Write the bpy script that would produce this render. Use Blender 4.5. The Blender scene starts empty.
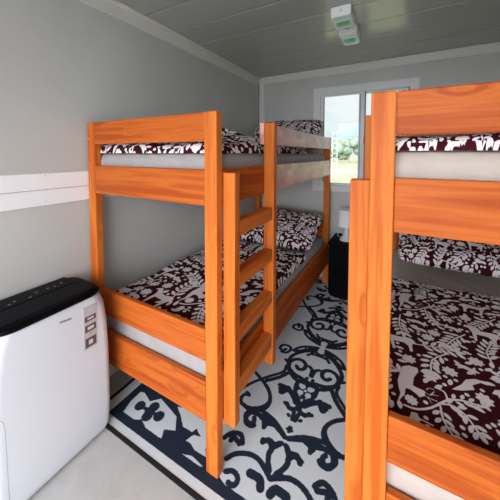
import bpy, bmesh, math, random
import numpy as np
from mathutils import Vector, Matrix, noise

S = bpy.context.scene
COL = S.collection

# ------------------------------------------------------------------ camera
cam_d = bpy.data.cameras.new('camera'); cam = bpy.data.objects.new('camera', cam_d); COL.objects.link(cam)
YAW, PIT, ROL = [math.radians(a) for a in (29.052, -2.735, 0.115)]
F = Vector((-math.sin(YAW)*math.cos(PIT), math.cos(YAW)*math.cos(PIT), math.sin(PIT)))
R0 = Vector((math.cos(YAW), math.sin(YAW), 0)); U0 = R0.cross(F)
RR = R0*math.cos(ROL)+U0*math.sin(ROL); UU = -R0*math.sin(ROL)+U0*math.cos(ROL)
M = Matrix.Identity(4)
for i in range(3):
    M[i][0], M[i][1], M[i][2] = RR[i], UU[i], -F[i]
M[0][3], M[1][3], M[2][3] = 0, 0, 1.45
cam.matrix_world = M
cam_d.sensor_width = 36; cam_d.lens = 270.918/500*36; cam_d.shift_y = -(250-167.12)/500
cam_d.clip_start = .02; cam_d.clip_end = 500
S.camera = cam

# ------------------------------------------------------------------ world and light
S.view_settings.view_transform = 'Standard'; S.view_settings.look = 'None'
S.view_settings.gamma = 1; S.view_settings.use_curve_mapping = False
S.view_settings.exposure = 0.06
W = bpy.data.worlds.new('sky'); S.world = W; W.use_nodes = True
nt = W.node_tree; nt.nodes.clear(); N = nt.nodes.new; L = nt.links.new
out = N('ShaderNodeOutputWorld'); bg = N('ShaderNodeBackground'); L(bg.outputs[0], out.inputs[0])
tc = N('ShaderNodeTexCoord'); sp = N('ShaderNodeSeparateXYZ'); L(tc.outputs['Generated'], sp.inputs[0])
# cloud cover: pale blue with thin clouds
mp = N('ShaderNodeMapping'); mp.inputs['Scale'].default_value = (2.5, 2.5, 7); L(tc.outputs['Generated'], mp.inputs[0])
nz = N('ShaderNodeTexNoise'); nz.inputs['Scale'].default_value = 2.2; nz.inputs['Detail'].default_value = 6; L(mp.outputs[0], nz.inputs[0])
cr = N('ShaderNodeValToRGB'); L(nz.outputs[0], cr.inputs[0])
cr.color_ramp.elements[0].position = .36; cr.color_ramp.elements[0].color = (.62, .84, .90, 1)
cr.color_ramp.elements[1].position = .60; cr.color_ramp.elements[1].color = (.90, .96, .95, 1)
# bright hazy half of the sky on the sun's side (behind the camera)
mr = N('ShaderNodeMapRange'); mr.interpolation_type = 'SMOOTHSTEP'
mr.inputs['From Min'].default_value = .15; mr.inputs['From Max'].default_value = -.75
mr.inputs['To Min'].default_value = 0; mr.inputs['To Max'].default_value = 1; L(sp.outputs[1], mr.inputs[0])
mx = N('ShaderNodeMix'); mx.data_type = 'RGBA'; L(mr.outputs[0], mx.inputs[0]); L(cr.outputs[0], mx.inputs[6])
SUNSIDE = 8.2
mx.inputs[7].default_value = (.95*SUNSIDE, .99*SUNSIDE, 1.07*SUNSIDE, 1)
L(mx.outputs[2], bg.inputs[0]); bg.inputs[1].default_value = 1.0

def portal(name, loc, rot, sx, sy):
    a = bpy.data.lights.new(name, 'AREA'); a.shape = 'RECTANGLE'; a.size = sx; a.size_y = sy; a.cycles.is_portal = True
    o = bpy.data.objects.new(name, a); o.location = loc; o.rotation_euler = rot; COL.objects.link(o)
portal('door_daylight', (-.375, -1.27, 1.15), (math.radians(90), 0, 0), 2.2, 2.25)
portal('window_daylight', (-.375, 3.17, 1.62), (math.radians(-90), 0, 0), .9, 1.0)

# ------------------------------------------------------------------ measures
XW, YB, ZC = -1.622, 3.135, 2.42        # left wall, back wall, ceiling
XE, YF = .868, -1.25                     # right wall, front wall
BW, BL = .926, 2.134                    # bed width / length over the posts
PW, PD, BT = .066, .044, .027           # post width, post depth, board thickness
ZP, G0, R1, R0_, L1, L0, K1, K0 = 1.632, 1.505, 1.385, 1.224, .669, .52, .424, .238

# ------------------------------------------------------------------ node helpers
def mat(name, rough=.5, col=(.8, .8, .8), **kw):
    m = bpy.data.materials.new(name); m.use_nodes = True
    b = m.node_tree.nodes['Principled BSDF']
    b.inputs['Base Color'].default_value = (*col, 1); b.inputs['Roughness'].default_value = rough
    for k, v in kw.items(): b.inputs[k.replace('_', ' ')].default_value = v
    return m
def nodes(m):
    t = m.node_tree
    return t.nodes['Principled BSDF'], t.nodes.new, t.links.new
def ramp(N, stops):
    r = N('ShaderNodeValToRGB'); e = r.color_ramp.elements
    while len(e) < len(stops): e.new(.5)
    for i, (p, c) in enumerate(stops): e[i].position = p; e[i].color = (*c, 1)
    return r
def bump(m, src, dist, strength=1):
    b, N, L = nodes(m); u = N('ShaderNodeBump'); u.inputs['Distance'].default_value = dist; u.inputs['Strength'].default_value = strength
    L(src, u.inputs['Height']); L(u.outputs[0], b.inputs['Normal'])

def wood(name, tones, rough=.42, coat=.0, blocks=False):
    m = mat(name, rough, Specular_IOR_Level=.16)
    b, N, L = nodes(m)
    at = N('ShaderNodeAttribute'); at.attribute_name = 'grain'
    mp = N('ShaderNodeMapping'); mp.inputs['Scale'].default_value = (1.1, 21, 21); L(at.outputs['Vector'], mp.inputs[0])
    # knots bend the grain around them
    vm = N('ShaderNodeMapping'); vm.inputs['Scale'].default_value = (3.4, 9, 9); L(at.outputs['Vector'], vm.inputs[0])
    vo = N('ShaderNodeTexVoronoi'); vo.inputs['Scale'].default_value = 1.0; L(vm.outputs[0], vo.inputs[0])
    kn = N('ShaderNodeMapRange'); kn.interpolation_type = 'SMOOTHSTEP'
    kn.inputs['From Min'].default_value = .30; kn.inputs['From Max'].default_value = .03; L(vo.outputs['Distance'], kn.inputs[0])
    ad = N('ShaderNodeVectorMath'); ad.operation = 'ADD'
    sc = N('ShaderNodeVectorMath'); sc.operation = 'SCALE'; sc.inputs[0].default_value = (.3, .8, .8); L(kn.outputs[0], sc.inputs['Scale'])
    L(mp.outputs[0], ad.inputs[0]); L(sc.outputs[0], ad.inputs[1])
    n1 = N('ShaderNodeTexNoise'); n1.inputs['Scale'].default_value = 1; n1.inputs['Detail'].default_value = 5; n1.inputs['Distortion'].default_value = .25
    L(ad.outputs[0], n1.inputs[0])
    n2 = N('ShaderNodeTexNoise'); n2.inputs['Scale'].default_value = 1; n2.inputs['Detail'].default_value = 3
    m2 = N('ShaderNodeMapping'); m2.inputs['Scale'].default_value = (4, 110, 110); L(at.outputs['Vector'], m2.inputs[0]); L(m2.outputs[0], n2.inputs[0])
    mx = N('ShaderNodeMath'); mx.operation = 'MULTIPLY_ADD'; mx.inputs[1].default_value = .22; L(n2.outputs[0], mx.inputs[0]); L(n1.outputs[0], mx.inputs[2])
    r = ramp(N, tones); L(mx.outputs[0], r.inputs[0]); col = r.outputs[0]
    kc = N('ShaderNodeMapRange'); kc.inputs['From Min'].default_value = .15; kc.inputs['From Max'].default_value = .05; L(vo.outputs['Distance'], kc.inputs[0])
    km = N('ShaderNodeMath'); km.operation = 'MULTIPLY'; km.inputs[1].default_value = .45; L(kc.outputs[0], km.inputs[0])
    k = N('ShaderNodeMix'); k.data_type = 'RGBA'; L(km.outputs[0], k.inputs[0]); L(col, k.inputs[6]); k.inputs[7].default_value = (.30, .07, .012, 1); col = k.outputs[2]
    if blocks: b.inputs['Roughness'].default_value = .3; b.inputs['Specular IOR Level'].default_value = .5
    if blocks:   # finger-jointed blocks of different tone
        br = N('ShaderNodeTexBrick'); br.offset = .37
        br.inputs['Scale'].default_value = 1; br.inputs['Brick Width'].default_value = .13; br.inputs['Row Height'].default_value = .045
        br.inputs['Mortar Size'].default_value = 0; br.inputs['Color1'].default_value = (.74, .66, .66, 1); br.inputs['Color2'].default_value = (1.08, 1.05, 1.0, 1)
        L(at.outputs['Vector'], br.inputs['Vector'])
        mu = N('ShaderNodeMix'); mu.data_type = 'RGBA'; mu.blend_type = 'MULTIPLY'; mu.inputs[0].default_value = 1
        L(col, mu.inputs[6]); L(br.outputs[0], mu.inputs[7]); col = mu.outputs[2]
    L(col, b.inputs['Base Color']); bump(m, mx.outputs[0], .0012, .5)
    return m

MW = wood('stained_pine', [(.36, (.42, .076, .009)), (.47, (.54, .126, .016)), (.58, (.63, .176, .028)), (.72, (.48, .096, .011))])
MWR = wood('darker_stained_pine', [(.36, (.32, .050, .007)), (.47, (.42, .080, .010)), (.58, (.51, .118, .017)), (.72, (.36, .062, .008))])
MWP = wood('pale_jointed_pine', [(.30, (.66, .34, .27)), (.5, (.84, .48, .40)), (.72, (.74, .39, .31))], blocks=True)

M_wall = mat('grey_wall_panel', .42, (.56, .565, .55))
b, N, L = nodes(M_wall); n = N('ShaderNodeTexNoise'); n.inputs['Scale'].default_value = 1.6; n.inputs['Detail'].default_value = 4
r = ramp(N, [(.3, (.50, .50, .475)), (.7, (.56, .56, .535))]); L(n.outputs[0], r.inputs[0]); L(r.outputs[0], b.inputs['Base Color'])
tcx = N('ShaderNodeTexCoord'); L(tcx.outputs['Object'], n.inputs[0])
M_ceil = mat('glossy_ceiling_panel', .2, (.40, .40, .37), Coat_Weight=.35, Coat_Roughness=.06)
b, N, L = nodes(M_ceil); n = N('ShaderNodeTexNoise'); n.inputs['Scale'].default_value = 2.2; n.inputs['Detail'].default_value = 2
tcx = N('ShaderNodeTexCoord'); mpx = N('ShaderNodeMapping'); mpx.inputs['Scale'].default_value = (1, 4, 1); L(tcx.outputs['Object'], mpx.inputs[0]); L(mpx.outputs[0], n.inputs[0])
u = N('ShaderNodeBump'); u.inputs['Distance'].default_value = .006; u.inputs['Strength'].default_value = .35; L(n.outputs[0], u.inputs['Height']); L(u.outputs[0], b.inputs['Normal']); L(u.outputs[0], b.inputs['Coat Normal'])
M_seam = mat('dark_seam', .7, (.02, .02, .018))
M_trim = mat('off_white_trim', .4, (.70, .68, .64))
M_duct = mat('white_plastic_duct', .35, (.86, .86, .87))
M_floor = mat('pale_vinyl_floor', .45, (.6, .6, .57))
b, N, L = nodes(M_floor); n = N('ShaderNodeTexNoise'); n.inputs['Scale'].default_value = 5; n.inputs['Detail'].default_value = 8; n.inputs['Roughness'].default_value = .65
tcx = N('ShaderNodeTexCoord'); L(tcx.outputs['Object'], n.inputs[0])
r = ramp(N, [(.3, (.42, .425, .41)), (.5, (.50, .505, .49)), (.7, (.55, .555, .54))]); L(n.outputs[0], r.inputs[0]); L(r.outputs[0], b.inputs['Base Color'])
M_white = mat('white_plastic', .4, (.63, .65, .69), Specular_IOR_Level=.3)
M_black = mat('gloss_black_plastic', .3, (.003, .003, .004), Specular_IOR_Level=.04)
M_blackm = mat('satin_black_plastic', .4, (.004, .004, .006), Specular_IOR_Level=.05)
M_icon = mat('grey_print', .5, (.16, .17, .18))
M_seamg = mat('grey_seam', .5, (.36, .37, .39))
M_logo = mat('grey_lettering', .5, (.25, .25, .26))
M_nightst = mat('black_lacquer', .6, (.003, .003, .004), Specular_IOR_Level=.05)
M_shade = mat('white_lamp_fabric', .8, (.90, .91, .94))
M_base = mat('white_ceramic', .3, (.72, .74, .78))
M_teal = mat('teal_clear_cover', .12, (.22, .56, .52), Coat_Weight=.5)
M_tealdark = mat('dark_teal_switches', .3, (.05, .20, .21))
M_frame = mat('white_window_frame', .35, (.74, .75, .75))
M_gasket = mat('dark_gasket', .5, (.10, .11, .12))
M_steel = mat('zinc_bolt', .3, (.7, .7, .7), Metallic=.9)
M_stickg = mat('grey_sticker', .5, (.46, .43, .46))
M_stickd = mat('dark_print', .5, (.09, .06, .06))
M_stickw = mat('pale_print', .5, (.60, .56, .55))

def cloth(name, c1, c2, rough=.85, scale=900):
    m = mat(name, rough, c1, Specular_IOR_Level=.15)
    b, N, L = nodes(m); n = N('ShaderNodeTexNoise'); n.inputs['Scale'].default_value = 14; n.inputs['Detail'].default_value = 8
    tcx = N('ShaderNodeTexCoord'); L(tcx.outputs['Object'], n.inputs[0])
    r = ramp(N, [(.3, c1), (.7, c2)]); L(n.outputs[0], r.inputs[0]); L(r.outputs[0], b.inputs['Base Color'])
    n2 = N('ShaderNodeTexNoise'); n2.inputs['Scale'].default_value = scale; L(tcx.outputs['Object'], n2.inputs[0]); bump(m, n2.outputs[0], .0006, .4)
    return m
M_sheet = cloth('grey_sheet', (.34, .31, .30), (.38, .35, .345))
M_sheetw = cloth('cream_sheet', (.46, .39, .34), (.50, .43, .38))

M_pat = mat('maroon_folk_print', .9, Specular_IOR_Level=.1)
b, N, L = nodes(M_pat); at = N('ShaderNodeAttribute'); at.attribute_name = 'print'
r = ramp(N, [(.46, (.78, .72, .73)), (.54, (.048, .005, .008))]); L(at.outputs['Fac'], r.inputs[0]); L(r.outputs[0], b.inputs['Base Color'])
tcx = N('ShaderNodeTexCoord'); n = N('ShaderNodeTexNoise'); n.inputs['Scale'].default_value = 40; n.inputs['Detail'].default_value = 6; L(tcx.outputs['Object'], n.inputs[0]); bump(M_pat, n.outputs[0], .004, .35)

M_rug = mat('woven_navy_rug', .8, Specular_IOR_Level=.2)
b, N, L = nodes(M_rug); at = N('ShaderNodeAttribute'); at.attribute_name = 'print'
tcx = N('ShaderNodeTexCoord')
# woven ribs jitter the outline a little
mpw = N('ShaderNodeMapping'); mpw.inputs['Scale'].default_value = (60, 260, 1); L(tcx.outputs['Object'], mpw.inputs[0])
nw = N('ShaderNodeTexNoise'); nw.inputs['Scale'].default_value = 1; nw.inputs['Detail'].default_value = 1; L(mpw.outputs[0], nw.inputs[0])
am = N('ShaderNodeMath'); am.operation = 'MULTIPLY_ADD'; am.inputs[1].default_value = .22; L(nw.outputs[0], am.inputs[0]); L(at.outputs['Fac'], am.inputs[2])
r = ramp(N, [(.57, (.018, .026, .050)), (.65, (.77, .80, .82))]); L(am.outputs[0], r.inputs[0])
wv = N('ShaderNodeTexWave'); wv.bands_direction = 'Y'; wv.inputs['Scale'].default_value = 75; L(tcx.outputs['Object'], wv.inputs[0])
wr = ramp(N, [(.2, (.80, .80, .80)), (.8, (1, 1, 1))]); L(wv.outputs[0], wr.inputs[0])
mu = N('ShaderNodeMix'); mu.data_type = 'RGBA'; mu.blend_type = 'MULTIPLY'; mu.inputs[0].default_value = 1; L(r.outputs[0], mu.inputs[6]); L(wr.outputs[0], mu.inputs[7])
L(mu.outputs[2], b.inputs['Base Color']); bump(M_rug, wv.outputs[0], .001, .5)
M_rugedge = mat('black_rug_binding', .8, (.008, .008, .010))

# ------------------------------------------------------------------ mesh helpers
def link(name, me, m, parent=None, loc=None):
    o = bpy.data.objects.new(name, me); COL.objects.link(o)
    for x in (m if isinstance(m, (list, tuple)) else [m]): me.materials.append(x)
    if parent: o.parent = parent
    if loc is not None: o.location = loc
    return o
def empty(name, loc, label, cat, group=None):
    o = bpy.data.objects.new(name, None); o.empty_display_size = .1; COL.objects.link(o); o.location = loc
    return tag(o, label, cat, group)
def tag(o, label, cat, group=None, kind=None):
    o['label'] = label; o['category'] = cat
    if group: o['group'] = group
    if kind: o['kind'] = kind
    return o
def struct(o): o['kind'] = 'structure'; return o
def box(bm, a, b, bev=0, seg=2, mi=0):
    x0, y0, z0 = a; x1, y1, z1 = b
    r = bmesh.ops.create_cube(bm, size=1, matrix=Matrix.Translation(((x0+x1)/2, (y0+y1)/2, (z0+z1)/2)) @ Matrix.Diagonal((abs(x1-x0), abs(y1-y0), abs(z1-z0), 1)))
    fs = {f for v in r['verts'] for f in v.link_faces}
    if bev:
        e = {e for v in r['verts'] for e in v.link_edges}
        q = bmesh.ops.bevel(bm, geom=list(e), offset=bev, segments=seg, profile=.5, affect='EDGES')
        fs = set(q['faces']) | {f for f in fs if f.is_valid}
    for f in fs: f.material_index = mi
def done(bm, name, m, parent=None, loc=None, smooth=False):
    me = bpy.data.meshes.new(name); bmesh.ops.recalc_face_normals(bm, faces=bm.faces[:]); bm.to_mesh(me); bm.free()
    if smooth:
        for p in me.polygons: p.use_smooth = True
    return link(name, me, m, parent, loc)
def boxes(name, m, items, parent=None, loc=None, bev=0):
    bm = bmesh.new()
    for it in items: box(bm, it[0], it[1], it[2] if len(it) > 2 else bev)
    return done(bm, name, m, parent, loc)
rnd = random.Random(7)
def board(name, a, b, m, parent, bev=.0045):
    """one plank; 'grain' runs along its longest side"""
    c = [(a[i]+b[i])/2 for i in range(3)]; h = [abs(b[i]-a[i])/2 for i in range(3)]
    bm = bmesh.new(); box(bm, [-x for x in h], h, bev, 2)
    o = done(bm, name, m, parent, c)
    ax = sorted(range(3), key=lambda i: -h[i]); off = [rnd.uniform(0, 9) for _ in range(3)]
    me = o.data; at = me.attributes.new('grain', 'FLOAT_VECTOR', 'POINT')
    for i, v in enumerate(me.vertices): at.data[i].vector = (v.co[ax[0]]+off[0], v.co[ax[1]]+off[1]*.3, v.co[ax[2]]+off[2]*.3)
    return o
def grid_mesh(name, P, m, parent=None, vals=None, attr='print', closed=False, loc=None):
    """P: (n,m,3) numpy array of points"""
    n, k = P.shape[:2]; me = bpy.data.meshes.new(name)
    idx = np.arange(n*k).reshape(n, k)
    q = np.stack([idx[:-1, :-1], idx[1:, :-1], idx[1:, 1:], idx[:-1, 1:]], -1).reshape(-1, 4)
    me.vertices.add(n*k); me.vertices.foreach_set('co', P.reshape(-1).astype(np.float32))
    me.loops.add(q.size); me.loops.foreach_set('vertex_index', q.reshape(-1).astype(np.int32))
    me.polygons.add(len(q)); me.polygons.foreach_set('loop_start', np.arange(0, q.size, 4, dtype=np.int32))
    me.polygons.foreach_set('loop_total', np.full(len(q), 4, dtype=np.int32))
    me.update(calc_edges=True); me.validate()
    me.polygons.foreach_set('use_smooth', np.ones(len(q), dtype=bool))
    if vals is not None:
        a = me.attributes.new(attr, 'FLOAT', 'POINT'); a.data.foreach_set('value', vals.reshape(-1).astype(np.float32))
    return link(name, me, m, parent, loc)
def vnoise(X, Y, seed, octs=3):
    """smooth value noise on arrays"""
    out = np.zeros_like(X); amp = 1.0; tot = 0
    for o in range(octs):
        rs = np.random.RandomState(seed+o*17); T = rs.rand(64, 64)
        x = X*2**o+1000; y = Y*2**o+1000; xi = np.floor(x).astype(int); yi = np.floor(y).astype(int); fx = x-xi; fy = y-yi
        fx = fx*fx*(3-2*fx); fy = fy*fy*(3-2*fy)
        g = lambda i, j: T[(xi+i) % 64, (yi+j) % 64]
        out += amp*((g(0, 0)*(1-fx)+g(1, 0)*fx)*(1-fy)+(g(0, 1)*(1-fx)+g(1, 1)*fx)*fy); tot += amp; amp *= .5
    return out/tot*2-1
def seg_d(X, Y, a, b):
    dx, dy = b[0]-a[0], b[1]-a[1]; L2 = dx*dx+dy*dy+1e-12
    t = np.clip(((X-a[0])*dx+(Y-a[1])*dy)/L2, 0, 1)
    return np.hypot(X-a[0]-t*dx, Y-a[1]-t*dy)
def poly_d(X, Y, P):
    d = np.full(X.shape, 9.); ins = np.zeros(X.shape, bool)
    for i in range(len(P)):
        a, b = P[i-1], P[i]; d = np.minimum(d, seg_d(X, Y, a, b))
        c = ((a[1] > Y) != (b[1] > Y)) & (X < (b[0]-a[0])*(Y-a[1])/((b[1]-a[1]) or 1e-12)+a[0]); ins ^= c
    return np.where(ins, -d, d)
def smooth_line(P, n=4):
    """Catmull-Rom"""
    Q = [P[0]]+list(P)+[P[-1]]; out = []
    for i in range(1, len(Q)-2):
        p0, p1, p2, p3 = [np.array(Q[j]) for j in (i-1, i, i+1, i+2)]
        for k in range(n):
            t = k/n; out.append(tuple(.5*((2*p1)+(p2-p0)*t+(2*p0-5*p1+4*p2-p3)*t*t+(3*p1-p0-3*p2+p3)*t**3)))
    out.append(tuple(P[-1])); return out

# ------------------------------------------------------------------ the folk print, drawn as a signed distance tile
RUG_S= [(0.03, [(0.305, 0.605), (0.286, 0.617), (0.309, 0.622), (0.319, 0.653), (0.296, 0.685), (0.238, 0.684), (0.181, 0.643), (0.163, 0.586), (0.206, 0.519), (0.284, 0.473), (0.355, 0.436)]), (0.028, [(0.358, 0.625), (0.326, 0.553), (0.279, 0.482), (0.226, 0.417), (0.171, 0.35), (0.175, 0.294)]), (0.034, [(0.194, 0.724), (0.185, 0.745), (0.202, 0.766), (0.236, 0.747), (0.241, 0.718), (0.214, 0.676), (0.163, 0.669), (0.089, 0.687), (0.028, 0.724), (0.01, 0.739), (0.079, 0.708), (0.154, 0.694), (0.219, 0.701), (0.288, 0.685)]), (0.034, [(0.124, 0.742), (0.136, 0.718), (0.107, 0.697)]), (0.03, [(0.079, 0.71), (0.116, 0.722), (0.125, 0.748)]), (0.038, [(0.148, 0.708), (0.187, 0.696), (0.223, 0.706), (0.235, 0.74), (0.217, 0.771), (0.187, 0.772), (0.176, 0.762)]), (0.032, [(0.256, 0.486), (0.196, 0.531), (0.161, 0.588), (0.165, 0.645), (0.217, 0.692)]), (0.032, [(0.01, 0.774), (0.027, 0.785), (0.046, 0.833), (0.036, 0.88), (0.018, 0.913), (0.018, 0.905), (0.042, 0.869), (0.047, 0.827), (0.01, 0.774)]), (0.034, [(0.101, 0.805), (0.064, 0.799), (0.042, 0.83)]), (0.036, [(0.034, 0.803), (0.073, 0.79), (0.098, 0.816)]), (0.034, [(0.214, 0.965), (0.187, 0.927), (0.132, 0.897), (0.077, 0.895), (0.026, 0.921), (0.003, 0.936)]), (0.045, [(0.15, 0.459), (0.097, 0.462), (0.052, 0.494), (0.024, 0.527)]), (0.032, [(0.079, 0.558), (0.038, 0.574), (0.001, 0.557), (0.016, 0.513)]), (0.032, [(0.066, 0.555), (0.045, 0.58), (0.016, 0.569), (0.006, 0.523), (0.049, 0.471), (0.102, 0.47)]), (0.055, [(0.099, 0.458), (0.125, 0.499)]), (0.03, [(0.143, 0.484), (0.108, 0.491)]), (0.03, [(0.014, 0.585), (0.008, 0.633)]), (0.026, [(0.031, 0.621), (0.037, 0.616)]), (0.02, [(0.014, 0.694), (0.008, 0.688)]), (0.02, [(0.005, 0.677), (0.001, 0.705)]), (0.028, [(0.064, 0.373), (0.062, 0.438), (0.024, 0.489), (0.015, 0.487)]), (0.028, [(0.058, 0.365), (0.003, 0.37), (0.052, 0.37), (0.056, 0.414), (0.035, 0.475)]), (0.03, [(0.019, 0.325), (0.023, 0.384)]), (0.036, [(0.007, 0.356), (0.07, 0.375), (0.138, 0.327), (0.173, 0.252), (0.17, 0.184), (0.117, 0.112), (0.042, 0.057), (0.036, 0.035)]), (0.036, [(0.142, 0.346), (0.177, 0.405), (0.239, 0.47)]), (0.03, [(0.158, 0.272), (0.2, 0.244)]), (0.03, [(0.007, 0.099), (0.053, 0.102), (0.076, 0.127)]), (0.03, [(0.106, 0.073), (0.063, 0.081), (0.04, 0.102)]), (0.03, [(0.235, 0.145), (0.249, 0.17), (0.277, 0.158), (0.274, 0.119), (0.232, 0.105), (0.203, 0.127), (0.216, 0.176), (0.254, 0.187)]), (0.032, [(0.182, 0.133), (0.155, 0.083), (0.099, 0.042), (0.027, 0.018)]), (0.032, [(0.167, 0.134), (0.103, 0.083), (0.042, 0.027), (0.027, 0.018)]), (0.03, [(0.085, 0.055), (0.05, 0.094)]), (0.032, [(0.001, 0.087), (0.047, 0.067), (0.103, 0.083)]), (0.035, [(0.279, 0.893), (0.256, 0.853), (0.211, 0.837), (0.183, 0.869)]), (0.05, [(0.088, 0.963), (0.04, 0.961), (0.023, 0.989)]), (0.032, [(0.189, 1.011), (0.157, 0.993), (0.124, 1.009), (0.128, 1.038), (0.155, 1.04)]), (0.034, [(0.195, 0.88), (0.239, 0.865), (0.241, 0.886)])]
RUG_P= [[(0.892, 0.928), (0.847, 1.065), (0.791, 1.071), (0.725, 1.033), (0.668, 1.053), (0.553, 1.054), (0.578, 1.012), (0.521, 0.988), (0.57, 0.929), (0.729, 0.891), (0.772, 0.936), (0.85, 0.911)], [(0.61, 0.881), (0.457, 0.838), (0.42, 0.889), (0.44, 0.951), (0.501, 0.952), (0.555, 0.912)], [(0.439, 0.998), (0.424, 0.958), (0.363, 0.943), (0.303, 1.009), (0.37, 1.011), (0.409, 0.997)], [(0.416, 1.055), (0.365, 1.037), (0.289, 1.047), (0.339, 1.066)]]
RUG_T= [(0.8, 0.982), (0.657, 0.974), (0.714, 1.006), (0.723, 0.948), (0.724, 0.978)]
FAB= {'stag': [(0.027, 1.2), (0.049, 1.217), (0.077, 1.217), (0.079, 1.198), (0.063, 1.16), (0.058, 1.116), (0.072, 1.111), (0.094, 1.108), (0.093, 1.088), (0.078, 1.072), (0.068, 1.083), (0.049, 1.093), (0.035, 1.09), (0.032, 1.059), (0.018, 1.023), (0.013, 1.012), (0.021, 1.053), (0.015, 1.083), (0.012, 1.117)], 'ant1': [(0.094, 1.106), (0.107, 1.1), (0.12, 1.108), (0.135, 1.11)], 'ant2': [(0.095, 1.09), (0.116, 1.085), (0.13, 1.085)], 'ant3': [(0.1, 1.117), (0.109, 1.131), (0.125, 1.134)], 'ant4': [(0.112, 1.103), (0.125, 1.125)], 'ant5': [(0.103, 1.086), (0.114, 1.067)], 'flower': [(0.052, 1.044), (0.073, 1.056), (0.052, 1.015)], 'b1': [(0.032, 1.008), (0.068, 1.017), (0.11, 1.048), (0.161, 1.107), (0.204, 1.131), (0.239, 1.135)], 'b2': [(0.161, 1.107), (0.155, 1.14), (0.129, 1.147)], 'b3': [(0.137, 1.07), (0.139, 1.021), (0.151, 0.986), (0.169, 0.957)], 'b4': [(0.143, 1.081), (0.174, 1.091), (0.204, 1.072), (0.231, 1.021)], 'bird': [(0.029, 0.963), (0.046, 0.968), (0.052, 0.994), (0.067, 0.999), (0.075, 0.979), (0.07, 0.96), (0.055, 0.952), (0.039, 0.955)], 'wing': [(0.076, 0.983), (0.109, 0.98)], 'hare': [(0.182, 1.168), (0.214, 1.207), (0.233, 1.246), (0.264, 1.267), (0.284, 1.265), (0.246, 1.225), (0.25, 1.205), (0.212, 1.18)], 'blob': [(0.108, 1.195), (0.135, 1.21), (0.106, 1.165)]}
TS, TN = .64, 300
_g = (np.arange(TN)+.5)*TS/TN
TX, TY = np.meshgrid(_g, _g, indexing='ij')
TILE = np.full((TN, TN), .05)
def put(c, rad, fn):
    """evaluate fn on the periodic window around c"""
    n = int(math.ceil((rad+.012)/TS*TN)); ci = [int(c[0]/TS*TN), int(c[1]/TS*TN)]
    ii = np.arange(ci[0]-n, ci[0]+n+1); jj = np.arange(ci[1]-n, ci[1]+n+1)
    X, Y = np.meshgrid((ii+.5)*TS/TN, (jj+.5)*TS/TN, indexing='ij')
    d = fn(X, Y); I = np.ix_(ii % TN, jj % TN)
    if len(ii) <= TN: TILE[I] = np.minimum(TILE[I], d)
    return
def pl(pts): a = np.array(pts); c = (a.min(0)+a.max(0))/2; return tuple(c), float(np.abs(a-c).max())
def stroke(pts, w):
    pts = smooth_line(pts, 3); c, r = pl(pts)
    put(c, r, lambda X, Y: np.minimum.reduce([seg_d(X, Y, pts[i], pts[i+1]) for i in range(len(pts)-1)])-w/2)
def poly(pts, grow=.001):
    c, r = pl(pts); put(c, r, lambda X, Y: poly_d(X, Y, pts)-grow)
def leaf(x, y, ang, l, w):
    ca, sa = math.cos(ang), math.sin(ang); c = (x+ca*l/2, y+sa*l/2)
    def f(X, Y):
        u = ((X-c[0])*ca+(Y-c[1])*sa); v = np.abs(-(X-c[0])*sa+(Y-c[1])*ca)
        return (v-w/2*np.clip(1-(2*u/l)**2, 0, 1)**.8)*.9+np.clip(np.abs(u)-l/2, 0, 1)
    put(c, l/2, f)
def dot(x, y, r): put((x, y), r, lambda X, Y: np.hypot(X-x, Y-y)-r)
def flower(x, y, r, k=8, a0=0):
    for i in range(k): leaf(x+math.cos(a0+i*2*math.pi/k)*r*.18, y+math.sin(a0+i*2*math.pi/k)*r*.18, a0+i*2*math.pi/k, r*.85, r*.5)
    dot(x, y, r*.3)
def frond(pts, w=.005, l=.028, lw=.011, gap=.017, end=True):
    stroke(pts, w); P = smooth_line(pts, 6); acc = 0; s = 1
    for i in range(1, len(P)):
        dx, dy = P[i][0]-P[i-1][0], P[i][1]-P[i-1][1]; acc += math.hypot(dx, dy)
        if acc > gap:
            acc = 0; a = math.atan2(dy, dx)
            for s in (-1, 1): leaf(P[i][0]+math.cos(a+s*1.57)*w*.9, P[i][1]+math.sin(a+s*1.57)*w*.9, a+s*.75, l, lw)
    if end: a = math.atan2(P[-1][1]-P[-2][1], P[-1][0]-P[-2][0]); leaf(P[-1][0], P[-1][1], a, l, lw)
def place(shape, x, y, ang, s, flip=1):
    ca, sa = math.cos(ang), math.sin(ang); return [(x+s*(flip*a*ca-b*sa), y+s*(flip*a*sa+b*ca)) for a, b in shape]
BIRD = [(-1, .1), (-.55, .25), (-.3, .12), (0, .45), (.35, .4), (.5, .15), (.75, .1), (.55, -.05), (.4, -.3), (0, -.4), (-.35, -.25), (-1.05, -.3)]
HARE = [(-1, -.2), (-.7, .2), (-.1, .35), (.4, .2), (.6, .7), (.7, .2), (1, .1), (.95, -.08), (.6, -.12), (.75, -.55), (.45, -.2), (-.3, -.2), (-.7, -.6), (-.6, -.2)]
DEER = [(-1, .3), (-.8, .45), (-.1, .4), (.3, .5), (.55, .95), (.8, .85), (.95, .65), (.65, .6), (.5, .1), (.5, -.9), (.38, -.9), (.3, -.05), (-.35, -.1), (-.55, -.4), (-.5, -.9), (-.65, -.9), (-.75, -.3), (-.9, 0), (-1.1, -.1)]
FB = FAB
OX, OY = .03, .30    # shifts the traced group inside the tile
sh = lambda P: [(x+OX, y-1.0+OY) for x, y in P]
poly(sh(FB['stag']))
for k in ('ant1', 'ant2', 'ant3', 'ant4', 'ant5'): stroke(sh(FB[k]), .003)
fc = sh(FB['flower'])[0]; flower(fc[0], fc[1], .021, 9)
stroke(sh(FB['b1']), .0075); stroke(sh(FB['b2']), .006)
frond(sh(FB['b3']), .006, .030, .014, .020); frond(sh(FB['b4']), .006, .030, .014, .020)
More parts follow.
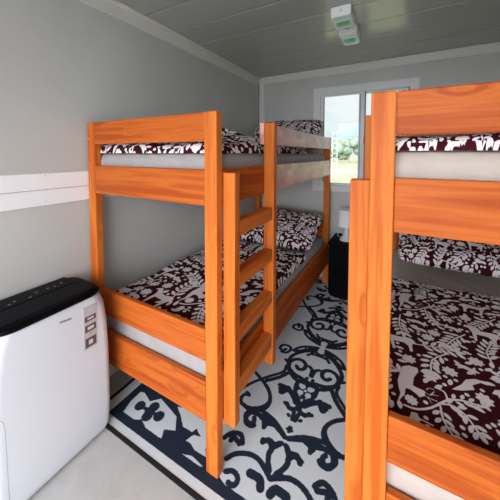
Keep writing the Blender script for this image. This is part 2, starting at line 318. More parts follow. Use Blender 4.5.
frond(sh(FB['b1'][3:]), .006, .026, .012, .019)
poly(sh(FB['bird'])); stroke(sh(FB['wing']), .006); poly(sh(FB['hare']))
c = sh(FB['blob'])[0]; flower(c[0]+.01, c[1], .026, 7)
rs = random.Random(11)
def free(c, r, need=.9):
    n = max(1, int(r/TS*TN)); i = np.arange(int(c[0]/TS*TN)-n, int(c[0]/TS*TN)+n+1) % TN; j = np.arange(int(c[1]/TS*TN)-n, int(c[1]/TS*TN)+n+1) % TN
    return TILE[np.ix_(i, j)].min() > .0035
def tryput(r, fn, tries, count):
    k = 0
    for _ in range(tries):
        c = (rs.random()*TS, rs.random()*TS)
        if free(c, r*.75): fn(c); k += 1
        if k >= count: break
tryput(.085, lambda c: (poly(place(DEER, c[0], c[1], rs.uniform(-.3, .3), .065, rs.choice((-1, 1))))), 400, 4)
def fr(c):
    a = rs.uniform(0, 6.28); r = .085; b = a+rs.uniform(-.5, .5)
    frond([(c[0]-math.cos(a)*r, c[1]-math.sin(a)*r), (c[0]+rs.uniform(-.01, .01), c[1]+rs.uniform(-.01, .01)), (c[0]+math.cos(b)*r*.8, c[1]+math.sin(b)*r*.8)], .006, .040, .0165, .024)
tryput(.070, fr, 1200, 10)
tryput(.045, lambda c: poly(place(BIRD, c[0], c[1], rs.uniform(-.6, .6), .040, rs.choice((-1, 1)))), 700, 6)
tryput(.040, lambda c: poly(place(HARE, c[0], c[1], rs.uniform(-.4, .4), .038, rs.choice((-1, 1)))), 700, 6)
tryput(.030, lambda c: flower(c[0], c[1], .027, 8, rs.random()), 900, 14)
def sm(c):
    a = rs.uniform(0, 6.28)
    frond([(c[0]-math.cos(a)*.03, c[1]-math.sin(a)*.03), (c[0]+math.cos(a)*.018, c[1]+math.sin(a)*.018)], .004, .028, .012, .017)
tryput(.030, sm, 2000, 30)
tryput(.018, lambda c: leaf(c[0], c[1], rs.uniform(0, 6.28), .034, .016), 2500, 120)
tryput(.011, lambda c: dot(c[0], c[1], .0075), 3000, 60)
def fabric(U, V):
    """print value at cloth coordinates, 0 = motif, 1 = ground"""
    x = (U % TS)/TS*TN-.5; y = (V % TS)/TS*TN-.5
    xi = np.floor(x).astype(int); yi = np.floor(y).astype(int); fx = x-xi; fy = y-yi
    g = lambda i, j: TILE[(xi+i) % TN, (yi+j) % TN]
    d = (g(0, 0)*(1-fx)+g(1, 0)*fx)*(1-fy)+(g(0, 1)*(1-fx)+g(1, 1)*fx)*fy
    return np.clip(.5+d/.012, 0, 1)

# ------------------------------------------------------------------ room shell
struct(boxes('floor', M_floor, [((XW-.1, YF, -.06), (XE+.1, YB+.1, 0))]))
bm = bmesh.new(); box(bm, (XW-.1, YF-.1, ZC+.012), (XE+.1, YB+.1, ZC+.06), mi=1)
y = 1.353-.2855*9
while y < YB:
    y0, y1 = max(y+.006, YF-.05), min(y+.2855-.006, YB+.05)
    if y1 > y0: box(bm, (XW-.05, y0, ZC), (XE+.05, y1, ZC+.014), .003, 2)
    y += .2855
struct(done(bm, 'ceiling', [M_ceil, M_seam]))
struct(boxes('wall_left', M_wall, [((XW-.08, YF-.1, 0), (XW, YB+.1, ZC+.01))]))
struct(boxes('wall_right', M_wall, [((XE, YF-.1, 0), (XE+.08, YB+.1, ZC+.01))]))
WX0, WX1, WZ0, WZ1 = -.86, .11, 1.075, 2.155    # rough opening of the window
struct(boxes('wall_back', M_wall, [((XW, YB, 0), (WX0, YB+.08, ZC+.01)), ((WX1, YB, 0), (XE, YB+.08, ZC+.01)), ((WX0, YB, 0), (WX1, YB+.08, WZ0)), ((WX0, YB, WZ1), (WX1, YB+.08, ZC+.01))]))
DX0, DX1, DZ = -1.48, .73, 2.28
struct(boxes('wall_front', M_wall, [((XW, YF-.08, 0), (DX0, YF, ZC+.01)), ((DX1, YF-.08, 0), (XE, YF, ZC+.01)), ((DX0, YF-.08, DZ), (DX1, YF, ZC+.01))]))
# cornices and corner trims
struct(boxes('trim_1', M_trim, [((XW, YF, 2.322), (XW+.012, YB, ZC)), ((XW, YF, 2.400), (XW+.030, YB, ZC))], bev=.002))
struct(boxes('trim_2', M_trim, [((XW+.03, YB-.012, 2.335), (XE, YB, ZC))], bev=.002))
struct(boxes('trim_3', M_trim, [((XW, YB-.012, 0), (XW+.012+.085, YB, 2.335)), ], bev=.002))
struct(boxes('trim_4', M_trim, [((XE-.012, YF, 2.322), (XE, YB-.012, ZC))], bev=.002))
struct(boxes('trim_5', M_seam, [((XW+.012, YB-.020, 0), (XW+.020, YB-.012, 2.335))]))
# two white cable ducts side by side on the left wall
for z0, z1, lb in ((1.265, 1.349, 'white plastic cable duct along left wall, upper of the two'), (1.181, 1.2625, 'white plastic cable duct along left wall, lower of the two')):
    e = empty('cable_duct', (XW, 1.0, z0), lb, 'cable duct')
    boxes('duct_cover', M_duct, [((0, YF-1.0+.002, 0), (.012, 1.9, z1-z0))], e, bev=.002)
    bm = bmesh.new(); bmesh.ops.create_cone(bm, cap_ends=True, segments=10, radius1=.004, radius2=.003, depth=.003, matrix=Matrix.Translation((.0135, -.29 if z0 > 1.2 else -.29, (z1-z0)-.012 if z0 > 1.2 else .02)) @ Matrix.Rotation(math.pi/2, 4, 'Y'))
    done(bm, 'screw', M_steel, e)

# ------------------------------------------------------------------ window
win = struct(bpy.data.objects.new('window_1', None)); COL.objects.link(win); win.location = (0, YB, 0)
bm = bmesh.new(); yf0, yf1 = -.022, .085
X0w, X1w, Z0w, Z1w = -.895, .145, 1.03, 2.20
IX0, IX1, IZ0, IZ1 = -.815, .065, 1.095, 2.12
for a, b in (((X0w, Z0w), (IX0, Z1w)), ((IX1, Z0w), (X1w, Z1w)), ((IX0, IZ1), (IX1, Z1w)), ((IX0, Z0w), (IX1, IZ0))):
    box(bm, (a[0], yf0, a[1]), (b[0], yf1-.04, b[1]), .004)
done(bm, 'window_frame', M_frame, win)
MXL, MXR = -.415, -.335
for nm, x0, x1, yo in (('window_sash', IX0, MXR, .0), ('window_sash', MXL+.005, IX1, .030)):
    bm = bmesh.new(); t = .034
    for a, b in (((x0, IZ0), (x0+t, IZ1)), ((x1-t-.02, IZ0), (x1, IZ1)), ((x0+t, IZ1-t*.6), (x1-t-.02, IZ1)), ((x0+t, IZ0), (x1-t-.02, IZ0+t))):
        box(bm, (a[0], yo, a[1]), (b[0], yo+.026, b[1]), .003)
    s = done(bm, nm, M_frame, win)
    boxes('gasket', M_gasket, [((x0+t, yo+.006, IZ0+t), (x0+t+.006, yo+.020, IZ1-t*.6)), ((x1-t-.026, yo+.006, IZ0+t), (x1-t-.02, yo+.020, IZ1-t*.6)), ((x1-.012, yo-.006, IZ0), (x1-.002, yo+.001, IZ1))], s)
    boxes('window_pane', None or M_frame, [((x0+t+.003, yo+.011, IZ0+t), (x1-t-.023, yo+.015, IZ1-t*.6))], s)
g = bpy.data.materials.new('window_glass'); g.use_nodes = True; t = g.node_tree; t.nodes.clear()
o_ = t.nodes.new('ShaderNodeOutputMaterial'); tr = t.nodes.new('ShaderNodeBsdfTransparent'); gl = t.nodes.new('ShaderNodeBsdfGlossy'); gl.inputs['Roughness'].default_value = .02
mxs = t.nodes.new('ShaderNodeMixShader'); mxs.inputs[0].default_value = .012; tr.inputs[0].default_value = (.97, .98, .98, 1)
t.links.new(tr.outputs[0], mxs.inputs[1]); t.links.new(gl.outputs[0], mxs.inputs[2]); t.links.new(mxs.outputs[0], o_.inputs[0])
for o in bpy.data.objects:
    if o.name.startswith('window_pane'): o.data.materials.clear(); o.data.materials.append(g)
boxes('window_latch', M_gasket, [((-.352, -.012, 1.56), (-.338, .0, 1.64), .003)], win)

# ------------------------------------------------------------------ outside the window
M_grass = mat('meadow', .9)
b, N, L = nodes(M_grass); ge = N('ShaderNodeNewGeometry'); sx = N('ShaderNodeSeparateXYZ'); L(ge.outputs['Position'], sx.inputs[0])
nn = N('ShaderNodeTexNoise'); nn.inputs['Scale'].default_value = .25; nn.inputs['Detail'].default_value = 6; L(ge.outputs['Position'], nn.inputs[0])
r = ramp(N, [(.35, (.24, .27, .13)), (.55, (.33, .34, .19)), (.7, (.40, .40, .27))]); L(nn.outputs[0], r.inputs[0]); L(r.outputs[0], b.inputs['Base Color'])
M_bounce = mat('pale_bounce_slab', .85, (.78, .77, .74)); M_road = mat('pale_gravel', .9, (.42, .41, .39)); M_bark = mat('bark', .9, (.22, .17, .12))
M_leafs = mat('tree_leaves', .8); b, N, L = nodes(M_leafs); nn = N('ShaderNodeTexNoise'); nn.inputs['Scale'].default_value = 1.3; nn.inputs['Detail'].default_value = 5
r = ramp(N, [(.35, (.10, .14, .09)), (.65, (.22, .27, .17))]); L(nn.outputs[0], r.inputs[0]); L(r.outputs[0], b.inputs['Base Color'])
GZ = -.3
M_mast = mat('galvanised_mast', .5, (.42, .45, .46))
struct(boxes('ground', M_grass, [((-160, -30, GZ-.2), (120, 200, GZ))]))
struct(boxes('road', M_road, [((-60, 26, GZ), (40, 33, GZ+.03))]))
struct(boxes('bounce_slab', M_bounce, [((-10, -14, GZ), (10, -1.5, -.04))]))  # unseen pale slab before the door, added to bounce low daylight indoors
def tree(x, y, h, w, label, seed):
    e = empty('field_tree', (x, y, GZ), label, 'tree', 'trees at the far edge of the meadow')
    bm = bmesh.new(); bmesh.ops.create_cone(bm, cap_ends=True, segments=8, radius1=.22, radius2=.12, depth=h*.5, matrix=Matrix.Translation((0, 0, h*.25))); done(bm, 'trunk', M_bark, e)
    bm = bmesh.new(); q = random.Random(seed)
    for i in range(16):
        c = Vector((q.uniform(-w, w)*.5, q.uniform(-w, w)*.2, h*q.uniform(.15, .82))); rad = w*q.uniform(.14, .24)
        rr = bmesh.ops.create_icosphere(bm, subdivisions=3, radius=rad, matrix=Matrix.Translation(c))
        for v in rr['verts']:
            d = (v.co-c); v.co = c+d*(1+.35*noise.noise(v.co*2.2)+.15*noise.noise(v.co*7))
    done(bm, 'crown', M_leafs, e, smooth=True)
for i, (x, y, h, w, lb) in enumerate([(-9.6, 60, 5.6, 4.6, 'bushy tree beyond the meadow, tallest in the left window pane'), (-14.6, 68, 4.4, 4.0, 'rounded tree beyond the meadow, behind the ladder mast'),
        (-5.6, 66, 4.5, 4.0, 'low tree beyond the meadow beside the window mullion'), (-21.5, 74, 4.4, 4.5, 'tree beyond the meadow at left edge of the pane'), (2.0, 66, 4.5, 5, 'tree beyond the meadow in the right window pane')]):
    tree(x, y, h, w, lb, i)
e = empty('ladder_mast', (-4.15, 20, GZ), 'pale metal ladder mast standing outside in the meadow', 'mast')
for dx in (-.17, .17): boxes('upright', M_mast, [((dx-.018, -.018, 0), (dx+.018, .018, 3.45))], e)
for k in range(9): boxes('rung', M_mast, [((-.15, -.012, .35+k*.36), (.15, .012, .375+k*.36))], e)
for px_, lb in ((-9.1, 'wooden pole carrying the overhead cable, left of the window view'), (4.6, 'wooden pole carrying the overhead cable, hidden right of the window view')):
    tag(boxes('utility_pole', M_bark, [((px_-.1, 19.86, GZ), (px_+.1, 20.05, 3.3))]), lb, 'pole')
tag(boxes('overhead_cable', M_gasket, [((-9.0, 19.94, 2.665), (4.5, 19.97, 2.69))]), 'thin dark cable strung across outside the window', 'cable')

# ------------------------------------------------------------------ bunk beds
def bunk(loc, sg, label):
    """local x: 0 at the wall side, BW at the aisle; sg mirrors it"""
    e = empty('bunk_bed', loc, label, 'bunk bed', 'bunk beds')
    def bd(name, x0, x1, y0, y1, z0, z1, m=MW, parent=e): 
        a, b = sorted((sg*x0, sg*x1)); return board(name, (a, y0, z0), (b, y1, z1), m, parent)
    g = .0008
    posts = []
    for x0 in (0, BW-PW):
        for y0 in (0, BL-PD):
            p = bd('post', x0, x0+PW, y0, y0+PD, 0.001, ZP); posts.append((x0, y0, p))
    for x0, y0, p in posts:       # bolt heads on the foot-end posts
        if y0 == 0 and x0 == 0:
            for z in (1.602, 1.536):
                bm = bmesh.new(); bmesh.ops.create_cone(bm, cap_ends=True, segments=12, radius1=.0055, radius2=.0045, depth=.004, matrix=Matrix.Translation((sg*(.012)-sg*PW/2, -PD/2-.001, z-ZP/2)) @ Matrix.Rotation(math.pi/2, 4, 'X'))
                done(bm, 'bolt_head', M_steel, p)
    for y0 in (.0, BL-BT):
        for z0, z1 in ((G0, ZP), (R0_, R1), (L0, L1), (K0, K1)):
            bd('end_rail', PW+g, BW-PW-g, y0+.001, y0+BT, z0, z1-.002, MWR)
    for z0, z1 in ((R0_, R1), (.24, .472)):
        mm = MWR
        if z0 > 1:
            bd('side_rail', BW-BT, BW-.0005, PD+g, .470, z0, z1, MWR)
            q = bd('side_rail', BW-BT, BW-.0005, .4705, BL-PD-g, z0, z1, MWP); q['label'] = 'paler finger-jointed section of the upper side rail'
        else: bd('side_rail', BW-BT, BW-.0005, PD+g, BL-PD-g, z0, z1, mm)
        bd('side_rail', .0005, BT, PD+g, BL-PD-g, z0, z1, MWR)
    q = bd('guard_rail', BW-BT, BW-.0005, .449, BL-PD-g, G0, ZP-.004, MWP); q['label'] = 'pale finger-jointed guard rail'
    lad = bpy.data.objects.new('ladder', None); COL.objects.link(lad); lad.parent = e
    bd('ladder_stile', BW+g, BW+.062, .046, .090, .225, 1.370, MW, lad)
    bd('ladder_stile', BW+g, BW+.064, .449, .494, .235, ZP-.006, MW, lad)
    for z0, z1 in ((1.085, 1.152), (.850, .917), (.605, .672), (.345, .425)):
        bd('ladder_rung', BW+.004, BW+.058, .0905, .4485, z0, z1, MW, lad)
    for zt in (R0_+.045, .285):
        for k in range(9): bd('slat', BT+.002, BW-BT-.002, .10+k*.235, .17+k*.235, zt-.018, zt)
    return e
bunk((-1.602, .926, 0), 1, 'orange stained pine bunk bed with ladder against left wall, seen whole')
bunk((-.080+BW, .879, 0), -1, 'orange stained pine bunk bed at right, cut off by the frame edge')

# ------------------------------------------------------------------ bedding
def mattress(name, x0, x1, y0, y1, z0, z1, m, label, seed, r=.045):
    nx, ny = 60, 110
    # a closed tube profile around (x,z) swept along y with rounded ends
    k = 72; per = []
    w, h = x1-x0, z1-z0
    prof = []
    def rr(n, w, h, r):
        pts = []
        cs = [(w/2-r, h/2-r, 0), (-w/2+r, h/2-r, 90), (-w/2+r, -h/2+r, 180), (w/2-r, -h/2+r, 270)]
        for cx, cz, a0 in cs:
            for i in range(9):
                a = math.radians(a0+i*90/8); pts.append((cx+r*math.cos(a), cz+r*math.sin(a)))
        out = []
        for i in range(len(pts)):
            a, b = pts[i], pts[(i+1) % len(pts)]; d = math.hypot(a[0]-b[0], a[1]-b[1]); q = max(1, int(d/.014))
            for j in range(q): out.append((a[0]+(b[0]-a[0])*j/q, a[1]+(b[1]-a[1])*j/q))
        return out
    P = rr(0, w, h, r); P.append(P[0]); P = np.array(P)
    LY = y1-y0; rim = r*(1-np.cos(np.linspace(.15, math.pi/2, 8)))
    rows = [(0, k) for k in (0, .25, .45, .6, .72, .82, .9, .96)]+[(t, 1) for t in rim]+[(t, 1) for t in np.linspace(r, LY-r, 120)[1:-1]]+[(LY-t, 1) for t in rim[::-1]]+[(LY, k) for k in (.96, .8, .5, 0)]
    G = np.zeros((len(rows), len(P), 3))
    for i, (yy, kk) in enumerate(rows):
        dd = min(yy, LY-yy); s = 0 if dd >= r else r-math.sqrt(max(0, r*r-(r-dd)**2))
        fx = (w-2*s)/w*kk; fz = (h-2*s)/h*kk
        G[i, :, 0] = (x0+x1)/2+P[:, 0]*fx; G[i, :, 1] = y0+yy; G[i, :, 2] = (z0+z1)/2+P[:, 1]*fz
    near = np.clip(1-(G[..., 1]-y0)/.05, 0, 1)
    G[..., 1] += near*(.004+.010*np.abs(vnoise(G[..., 0]*16+G[..., 2]*4, G[..., 2]*4, seed+8, 3))*(.35+np.clip(1-(G[..., 0]-x0)/.25, 0, 1)))
    nx_ = vnoise(G[..., 0]*9+G[..., 2]*5, G[..., 1]*9, seed, 3)*.004
    wr = np.abs(vnoise(G[..., 1]*22+G[..., 0]*22, G[..., 2]*5, seed+3, 2))*.006
    c = np.array([(x0+x1)/2, 0, (z0+z1)/2]); d = G-c; d[..., 1] = 0; n = np.linalg.norm(d, axis=-1, keepdims=True)+1e-6
    G = G-d/n*(wr[..., None]+nx_[..., None]*.5+.002)
    G[:, -1] = G[:, 0]
    o = grid_mesh(name, G, m); tag(o, label, 'mattress', 'mattresses in fitted sheets'); return o
def duvet(x0, x1, y0, y1, zb, hfun, label, off, seed, cell=.0038, r=.03, flip=1, ps=.72):
    """closed pillow-like slab: top carries the folds, the rim rolls under"""
    nu = int((x1-x0)/cell); nv = int((y1-y0)/cell)
    u = np.linspace(0, 1, nu); v = np.linspace(0, 1, nv); Ug, Vg = np.meshgrid(u, v, indexing='ij')
    X = x0+(x1-x0)*Ug; Y = y0+(y1-y0)*Vg
    wob = vnoise(Y*3, X*0+seed, seed, 2)*.014; wob2 = vnoise(X*3, Y*0+seed, seed+5, 2)*.012
    d = np.minimum.reduce([(X-x0), (x1-X), (Y-y0), (y1-Y)])
    prof = np.sqrt(np.clip(1-(1-np.clip(d/r, 0, 1))**2, 0, 1))
    H = hfun(X, Y)
    Z = zb+.004+H*prof
    # cloth coordinates: creep down the rim so the print is not smeared
    Uc = X+np.where(x1-X < r, (1-prof)*H, 0)-np.where(X-x0 < r, (1-prof)*H, 0)
    Vc = Y+np.where(y1-Y < r, (1-prof)*H, 0)-np.where(Y-y0 < r, (1-prof)*H, 0)
    X2 = X+wob*np.clip((X-x0)/(x1-x0), 0, 1); Y2 = Y+wob2*np.clip((Y-y0)/(y1-y0), 0, 1)
    P = np.stack([X2, Y2, Z], -1)
    # underside ring
    B = P.copy(); B[..., 2] = zb+.001
    full = np.concatenate([P, B[::-1][:1]*0+P[-1:]*1], 0)
    vals = fabric(flip*Uc*ps+off[0], Vc*ps+off[1])
    o = grid_mesh('duvet', P, M_pat, vals=vals)
    # close with a bottom sheet (coarse strip back and forth)
    bm = bmesh.new(); bm.from_mesh(o.data); be = [e for e in bm.edges if e.is_boundary]
    q = bmesh.ops.extrude_edge_only(bm, edges=be); vs = [g for g in q['geom'] if isinstance(g, bmesh.types.BMVert)]
    for vv in vs: vv.co.z = zb+.001
    be = [e for e in bm.edges if e.is_boundary]; bmesh.ops.holes_fill(bm, edges=be, sides=0)
    bm.to_mesh(o.data); bm.free(); o.data.materials.clear(); o.data.materials.append(M_pat)
    tag(o, label, 'duvet', 'maroon printed duvets'); return o
def pillow(w, h, t, mtx, label, off, seed, n=150):
    a = np.linspace(-1, 1, n); A, Bq = np.meshgrid(a, a, indexing='ij')
    px = np.sign(A)*np.abs(A)**.9; py = np.sign(Bq)*np.abs(Bq)**.9
    th = np.clip((1-np.abs(px)**3.2), 0, 1)**.55*np.clip((1-np.abs(py)**3.2), 0, 1)**.55
    wr = vnoise(A*2.4, Bq*2.4, seed, 3)*.16+np.abs(vnoise(A*5+Bq*3, Bq*2-A, seed+9, 2))*-.08
    bow = 1-.07*(1-np.abs(px)**2)*0
    sx = px*(1-.06*(1-py**2)); sy = py*(1-.08*(1-px**2))
    cr_ = 1-.10*(px*py)**4; sx = sx*cr_; sy = sy*cr_
    vals = fabric(A*w/2*1.15+off[0], Bq*h/2*1.15+off[1])
    T = np.stack([sx*w/2, sy*h/2, th*t/2*(1+wr)], -1); U = np.stack([sx*w/2, sy*h/2, -th*t/2*(1+wr*.5)], -1)
    P = np.concatenate([T, U[::-1]], 0); V = np.concatenate([vals, vals[::-1]], 0)
    M3 = np.array(mtx.to_3x3()); tr = np.array(mtx.translation)
    P = P@M3.T
    o = grid_mesh('pillow', P, M_pat, vals=V, loc=tr); tag(o, label, 'pillow', 'maroon printed pillows')
    bm = bmesh.new(); bm.from_mesh(o.data); bmesh.ops.remove_doubles(bm, verts=bm.verts[:], dist=.0004); bmesh.ops.recalc_face_normals(bm, faces=bm.faces[:]); bm.to_mesh(o.data); bm.free()
    return o

ML = (-1.602+.030, -.677-.030, .956, 2.99); MR = (-.080+.030, .846-.030, .909, 2.95)
mattress('mattress', ML[0], ML[1], ML[2], ML[3], .287, .525, M_sheet, 'grey sheeted mattress on lower bunk of left bed', 3)
mattress('mattress', ML[0], ML[1], ML[2], ML[3], 1.271, 1.455, M_sheet, 'grey sheeted mattress on upper bunk of left bed', 4)
mattress('mattress', MR[0], MR[1], MR[2], MR[3], .287, .545, M_sheetw, 'pale sheeted mattress on lower bunk of right bed', 5)
mattress('mattress', MR[0], MR[1], MR[2], MR[3], 1.271, 1.462, M_sheetw, 'cream wrinkled sheeted mattress on upper bunk of right bed', 6)

h1 = lambda X, Y: .062+.010*vnoise(X*4, Y*4, 1, 3)+.008*vnoise(X*9, Y*6, 2, 2)
duvet(-1.597+.03, -.715, .962, 2.29, .525, h1, 'maroon and white printed duvet on lower bunk of left bed', (.21, .13), 21, r=.04)
h2 = lambda X, Y: .050+.125*(.25+.75*np.clip((-.76-X)/.30, 0, 1))*np.clip((Y-1.15)/.35, 0, 1)**1.2*np.clip(1-.75*np.clip((Y-1.5)/.6, 0, 1), 0, 1)*np.clip((2.45-Y)/.2, 0, 1)+.016*vnoise(X*5, Y*5, 7, 3)
duvet(-1.597+.03, -.73, .962, 2.42, 1.453, h2, 'maroon and white printed duvet bunched on upper bunk of left bed', (.43, .33), 31, r=.06)
h3 = lambda X, Y: .062+.012*vnoise(X*3.5, Y*3.5, 12, 3)+.006*vnoise(X*10, Y*7, 14, 2)+.02*np.clip((X-.3)/.4, 0, 1)
duvet(-.045, .812, .912, 2.09, .545, h3, 'maroon folk print duvet with stag on lower bunk of right bed', (OX, OY-1.0), 41, cell=.0032, r=.03, ps=1)
h4 = lambda X, Y: .042+.03*np.clip((Y-1.1)/.5, 0, 1)+.010*vnoise(X*8, Y*8, 17, 3)
duvet(-.045, .812, .912, 2.2, 1.460, h4, 'maroon printed duvet glimpsed below top rail of right upper bunk', (.40, .08), 51, r=.035, ps=1.5)

def lean(cx, y0, z0, y1, z1, yawd=0):
    a = math.atan2(z1-z0, y1-y0); return Matrix.Translation((cx, (y0+y1)/2, (z0+z1)/2)) @ Matrix.Rotation(math.radians(yawd), 4, 'Z') @ Matrix.Rotation(a, 4, 'X')
pillow(.84, .60, .19, lean(-1.105, 2.42, .565, 2.90, .785, 0), 'maroon printed pillow leaning at head of left lower bunk', (.1, .2), 61)
pillow(.84, .54, .19, lean(-1.13, 2.58, 1.535, 2.96, 1.80, 0), 'maroon printed pillow propped upright on left upper bunk', (.35, .1), 62)
pillow(.80, .60, .19, lean(.38, 2.29, .66, 2.82, .88, 0), 'maroon printed pillow at head of right lower bunk', (.5, .42), 63)

# ------------------------------------------------------------------ rug
RX, RY, HU, HV = -.474, 1.98, 1.0, 1.155
cell = .005
ux = np.arange(-HU+.018, HU-.018, cell); vy = np.arange(-HV+.018, HV-.028, cell)
gx, gy = np.meshgrid(ux, vy, indexing='ij'); u = np.abs(gx); v = np.abs(gy)
RUG_S.append((.038, [(.012, .365), (.045, .345), (.095, .338), (.148, .305), (.165, .255), (.140, .208), (.095, .195), (.060, .222), (.062, .265), (.092, .282), (.112, .262)]))
RUG_S.append((.034, [(.004, .30), (.010, .245), (.035, .225)]))
def rug_sdf(u, v):
    d = np.full(u.shape, .06)
    fu = np.where((u > .41) & (v < .86), .82-u, u)
    for w, P in RUG_S:
        P = smooth_line(P, 3)
        a = np.array(P); lo = a.min(0)-.06; hi = a.max(0)+.06
        for arr in (fu,):
            mk = (arr > lo[0]) & (arr < hi[0]) & (v > lo[1]) & (v < hi[1])
            if not mk.any(): continue
            X, Y = arr[mk], v[mk]; q = np.full(X.shape, .06)
            for i in range(len(P)-1): q = np.minimum(q, seg_d(X, Y, P[i], P[i+1]))
            d[mk] = np.minimum(d[mk], q-w/2*.74)
    # small quatrefoil on a dark heart, at v=.41
    heart = np.maximum(np.abs(u)+np.abs(v-.425)*.9-.058, -1)
    d = np.minimum(d, heart)
    for a, b in ((.024, .402), (.024, .448)):
        d = np.maximum(d, -(np.hypot(u-a, v-b)-.018))
    d = np.maximum(d, -(np.hypot(u-.0, v-.425)-.009))
    # border field with pale cut-outs near the corners
    fld = np.maximum(.30-u*.0-(u*.35+v-.66)*1, -9)
    border = np.minimum(HV-.095-v, HU-.125-u)          # inside this line is the pattern field
    corner = (1.14-(u*.50+v))                           # dark field takes the corner
    dark = np.minimum(corner*.8, 9)
    pale = np.full(u.shape, .06)
    for P in RUG_P: pale = np.minimum(pale, poly_d(u, v, P))
    tre = np.full(u.shape, .06)
    for (a, b) in RUG_T: tre = np.minimum(tre, np.hypot(u-a, v-b)-.030)
    tre = np.minimum(tre, seg_d(u, v, RUG_T[0], RUG_T[4])-.010); tre = np.minimum(tre, seg_d(u, v, RUG_T[1], RUG_T[4])-.010)
    dark = np.maximum(dark, -pale); dark = np.minimum(dark, tre)
    d = np.where(corner < 0, dark, np.minimum(d, np.maximum(dark, -.06)))
    band = .022-np.abs(np.minimum(HV-.080-v, HU-.105-u)-0)   # navy line between field and white band
    d = np.minimum(d, -band)
    outer = np.minimum(HV-.080-v, HU-.105-u)
    d = np.where(outer < -.022, -outer-.022, d)
    return d
sd = rug_sdf(u, v)
vals = np.clip(.5+sd/.03, 0, 1)
P = np.stack([gx, gy, np.full(gx.shape, .004)], -1)
rug = empty('area_rug', (RX, RY, 0), 'pale grey rug with navy scroll pattern lying between the bunks', 'rug')
grid_mesh('woven_field', P, M_rug, rug, vals=vals)
boxes('binding', M_rugedge, [((-HU, -HV, .0005), (-HU+.020, HV-.01, .005)), ((HU-.020, -HV, .0005), (HU, HV-.01, .005)), ((-HU+.02, -HV, .0005), (HU-.02, -HV+.020, .005)), ((-HU+.02, HV-.03, .0005), (HU-.02, HV-.01, .005))], rug)

def c2m(name, cu, m, parent):
    t = bpy.data.objects.new('tmp', cu); me = bpy.data.meshes.new_from_object(t); me.name = name
    bpy.data.objects.remove(t); bpy.data.curves.remove(cu); me.materials.clear(); return link(name, me, m, parent)
# ------------------------------------------------------------------ portable air conditioner
ac = empty('portable_air_conditioner', (-1.45, .6, 0), 'white portable air conditioner with black top beside left bunk bed', 'air conditioner')
def rrect(x0, x1, y0, y1, r, n=8):
    out = []
    for cx, cy, a0 in ((x1-r, y1-r, 0), (x0+r, y1-r, 90), (x0+r, y0+r, 180), (x1-r, y0+r, 270)):
        for i in range(n+1):
            a = math.radians(a0+i*90/n); out.append((cx+r*math.cos(a), cy+r*math.sin(a)))
    return out
def loft(name, m, secs, parent, off):
    bm = bmesh.new(); rings = []
    for z, x0, x1, y0, y1, r in secs: rings.append([bm.verts.new((x-off[0], y-off[1], z)) for x, y in rrect(x0, x1, y0, y1, r)])
    for a, b in zip(rings, rings[1:]):
        for i in range(len(a)): bm.faces.new((a[i], a[(i+1) % len(a)], b[(i+1) % len(a)], b[i]))
    bm.faces.new(rings[0][::-1]); bm.faces.new(rings[-1])
    return done(bm, name, m, parent, smooth=False)
of = (-1.45, .6)
AX0, AX1, AY0, AY1 = -1.600, -1.302, .365, .852
o = loft('housing', M_white, [(.012, AX0, AX1-.022, AY0+.02, AY1-.03, .03), (.022, AX0, AX1-.010, AY0+.012, AY1-.016, .035), (.05, AX0, AX1-.002, AY0+.004, AY1-.006, .035), (.15, AX0, AX1, AY0, AY1, .035), (.45, AX0, AX1, AY0, AY1-.001, .04),
     (.60, AX0, AX1, AY0+.002, AY1-.006, .045), (.69, AX0, AX1-.002, AY0+.006, AY1-.014, .055), (.735, AX0, AX1-.006, AY0+.012, AY1-.024, .07), (.752, AX0, AX1-.010, AY0+.02, AY1-.032, .08)], ac, of)
for p in o.data.polygons: p.use_smooth = len(p.vertices) == 4
loft('top_cover', M_black, [(.750, AX0-.002, AX1-.003, AY0+.012, AY1-.024, .085), (.758, AX0-.003, AX1+.001, AY0+.010, AY1-.020, .088), (.766, AX0-.002, AX1-.001, AY0+.012, AY1-.024, .088), (.773, AX0+.004, AX1-.012, AY0+.02, AY1-.034, .085), (.776, AX0+.012, AX1-.024, AY0+.03, AY1-.046, .08)], ac, of)
boxes('control_strip', M_blackm, [((-1.590-of[0], .42-of[1], .7745), (-1.478-of[0], .775-of[1], .7785), .0015)], ac)
boxes('air_flap', M_blackm, [((-1.462-of[0], .40-of[1], .7745), (-1.335-of[0], .785-of[1], .7785), .0015)], ac)
for (x, y_) in ((-1.505, .507), (-1.518, .53), (-1.50, .583), (-1.528, .62), (-1.524, .667), (-1.518, .695), (-1.53, .73)):
    boxes('control_icon', M_icon, [((x-of[0]-.006, y_-of[1]-.005, .7782), (x-of[0]+.006, y_-of[1]+.005, .7790))], ac)
# small raised lettering strokes and the info sticker on the aisle face
bm = bmesh.new(); fx = AX1-of[0]
yy = .612
for k in range(8):
    z = .697-k*.0009
    box(bm, (fx-.006, yy-of[1], z), (fx+.0006, yy-of[1]+.0042, z+.0065)); yy += .0062
done(bm, 'maker_lettering', M_logo, ac)
def quad_panel(name, m, y0, y1, z0, z1, t, parent, dx=0): return boxes(name, m, [((fx-.008, y0-of[1], z0), (fx+t, y1-of[1], z1))], parent)
st = boxes('info_sticker', M_stickg, [((fx-.008, .712-of[1], .505), (fx+.0010, .776-of[1], .712))], ac)
for z0, z1, y0, y1 in ((.640, .665, .718, .771), (.588, .622, .718, .771), (.512, .558, .718, .771)):
    boxes('sticker_picture', M_stickd, [((fx, y0-of[1], z0), (fx+.0016, y1-of[1], z1))], st)
for z0, z1, y0, y1 in ((.648, .657, .730, .760), (.598, .612, .730, .760), (.524, .546, .734, .754), (.690, .696, .740, .750)):
    boxes('sticker_highlight', M_stickw, [((fx+.001, y0-of[1], z0), (fx+.0020, y1-of[1], z1))], st)
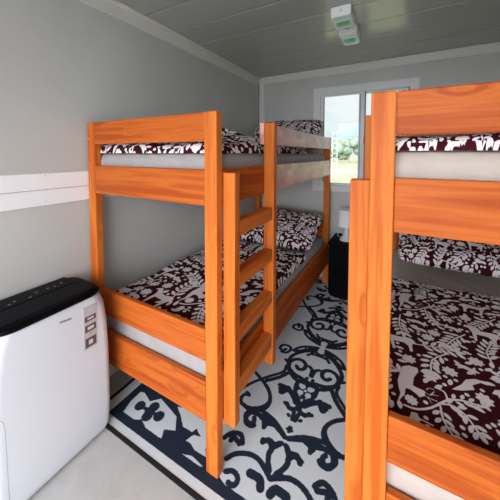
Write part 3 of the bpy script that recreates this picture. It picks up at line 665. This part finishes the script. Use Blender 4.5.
boxes('sticker_dot', M_stickd, [((fx, .744-of[1], .572), (fx+.0016, .749-of[1], .577))], st)
# seam of the removable side panel, lower left of the aisle face
cu = bpy.data.curves.new('panel_seam', 'CURVE'); cu.dimensions = '3D'; cu.bevel_depth = .0011
s_ = cu.splines.new('POLY'); pts = [(.372, .455), (.395, .44), (.407, .42), (.411, .38), (.413, .2), (.415, .06)]
s_.points.add(len(pts)-1)
for i, (y_, z) in enumerate(pts): s_.points[i].co = (fx-.0006, y_-of[1], z, 1)
c2m('panel_seam', cu, M_seamg, ac)
for i in (0, 1):
    for j in (0, 1): boxes('castor', M_blackm, [((-.12+i*.2, -.18+j*.34, .0), (-.09+i*.2, -.13+j*.34, .014), .004)], ac)

# ------------------------------------------------------------------ nightstand and lamp
ns = empty('nightstand', (-.41, 2.93, 0), 'black nightstand between the beds under the window', 'nightstand')
boxes('cabinet', M_nightst, [((-.205, -.175, .03), (.205, .195, .540), .003), ((-.19, -.16, .002), (.19, .18, .03))], ns)
boxes('top', M_nightst, [((-.212, -.183, .541), (.212, .198, .562), .003)], ns)
for z0, z1 in ((.045, .285), (.295, .53)):
    d = boxes('drawer', M_nightst, [((-.197, -.188, z0), (.197, -.1755, z1), .002)], ns)
lp = empty('table_lamp', (-.470, 2.90, .562), 'small white table lamp standing on the black nightstand', 'lamp')
def lathe(name, prof, m, parent, seg=40, thick=False):
    bm = bmesh.new(); rings = []
    for r, z in prof: rings.append([bm.verts.new((r*math.cos(2*math.pi*i/seg), r*math.sin(2*math.pi*i/seg), z)) for i in range(seg)])
    for a, b in zip(rings, rings[1:]):
        for i in range(seg): bm.faces.new((a[i], a[(i+1) % seg], b[(i+1) % seg], b[i]))
    if not thick: bm.faces.new(rings[0][::-1]); bm.faces.new(rings[-1])
    return done(bm, name, m, parent, smooth=True)
lathe('lamp_base', [(.066, .001), (.068, .008), (.060, .022), (.044, .040), (.032, .060), (.026, .085), (.022, .11), (.018, .135), (.015, .20)], M_base, lp)
lathe('lamp_shade', [(.090, .148), (.078, .31), (.072, .322), (.066, .322), (.068, .312), (.086, .150), (.090, .148)], M_shade, lp, thick=True)
lathe('bulb', [(.008, .201), (.022, .225), (.026, .25), (.018, .275), (.004, .283)], M_base, lp)
cu = bpy.data.curves.new('lamp_cord', 'CURVE'); cu.dimensions = '3D'; cu.bevel_depth = .003
s_ = cu.splines.new('NURBS'); pts = [(-.03, -.01, .065), (-.055, -.01, .09), (-.085, 0, .07), (-.095, .02, .025), (-.08, .06, .004), (-.05, .13, .004)]
s_.points.add(len(pts)-1); s_.use_endpoint_u = True
for i, p in enumerate(pts): s_.points[i].co = (*p, 1)
c2m('lamp_cord', cu, M_base, lp)

# ------------------------------------------------------------------ ceiling boxes
for y0, y1, x0, lb in ((1.872, 2.062, -.432, 'white ceiling socket box with teal cover, nearer of the two'), (2.165, 2.392, -.437, 'white ceiling socket box with teal cover, farther from the camera')):
    e = empty('ceiling_socket_box', (x0+.066, (y0+y1)/2, ZC), lb, 'socket box', 'socket boxes on the ceiling')
    h = (y1-y0)/2
    boxes('housing', M_duct, [((-.064, -h, -.068), (.064, h, -.0005), .004)], e)
    boxes('clear_cover', M_teal, [((-.053, -h*.55, -.074), (.053, h*.90, -.0665), .002)], e)
    boxes('switches', M_tealdark, [((-.040, -h*.2, -.0765), (.040, h*.40, -.0735), .001)], e)
    bm = bmesh.new(); bmesh.ops.create_cone(bm, cap_ends=True, segments=16, radius1=.011, radius2=.009, depth=.006, matrix=Matrix.Translation((0, -h-.002, -.03)) @ Matrix.Rotation(math.pi/2, 4, 'X'))
    done(bm, 'knockout', M_trim, e)
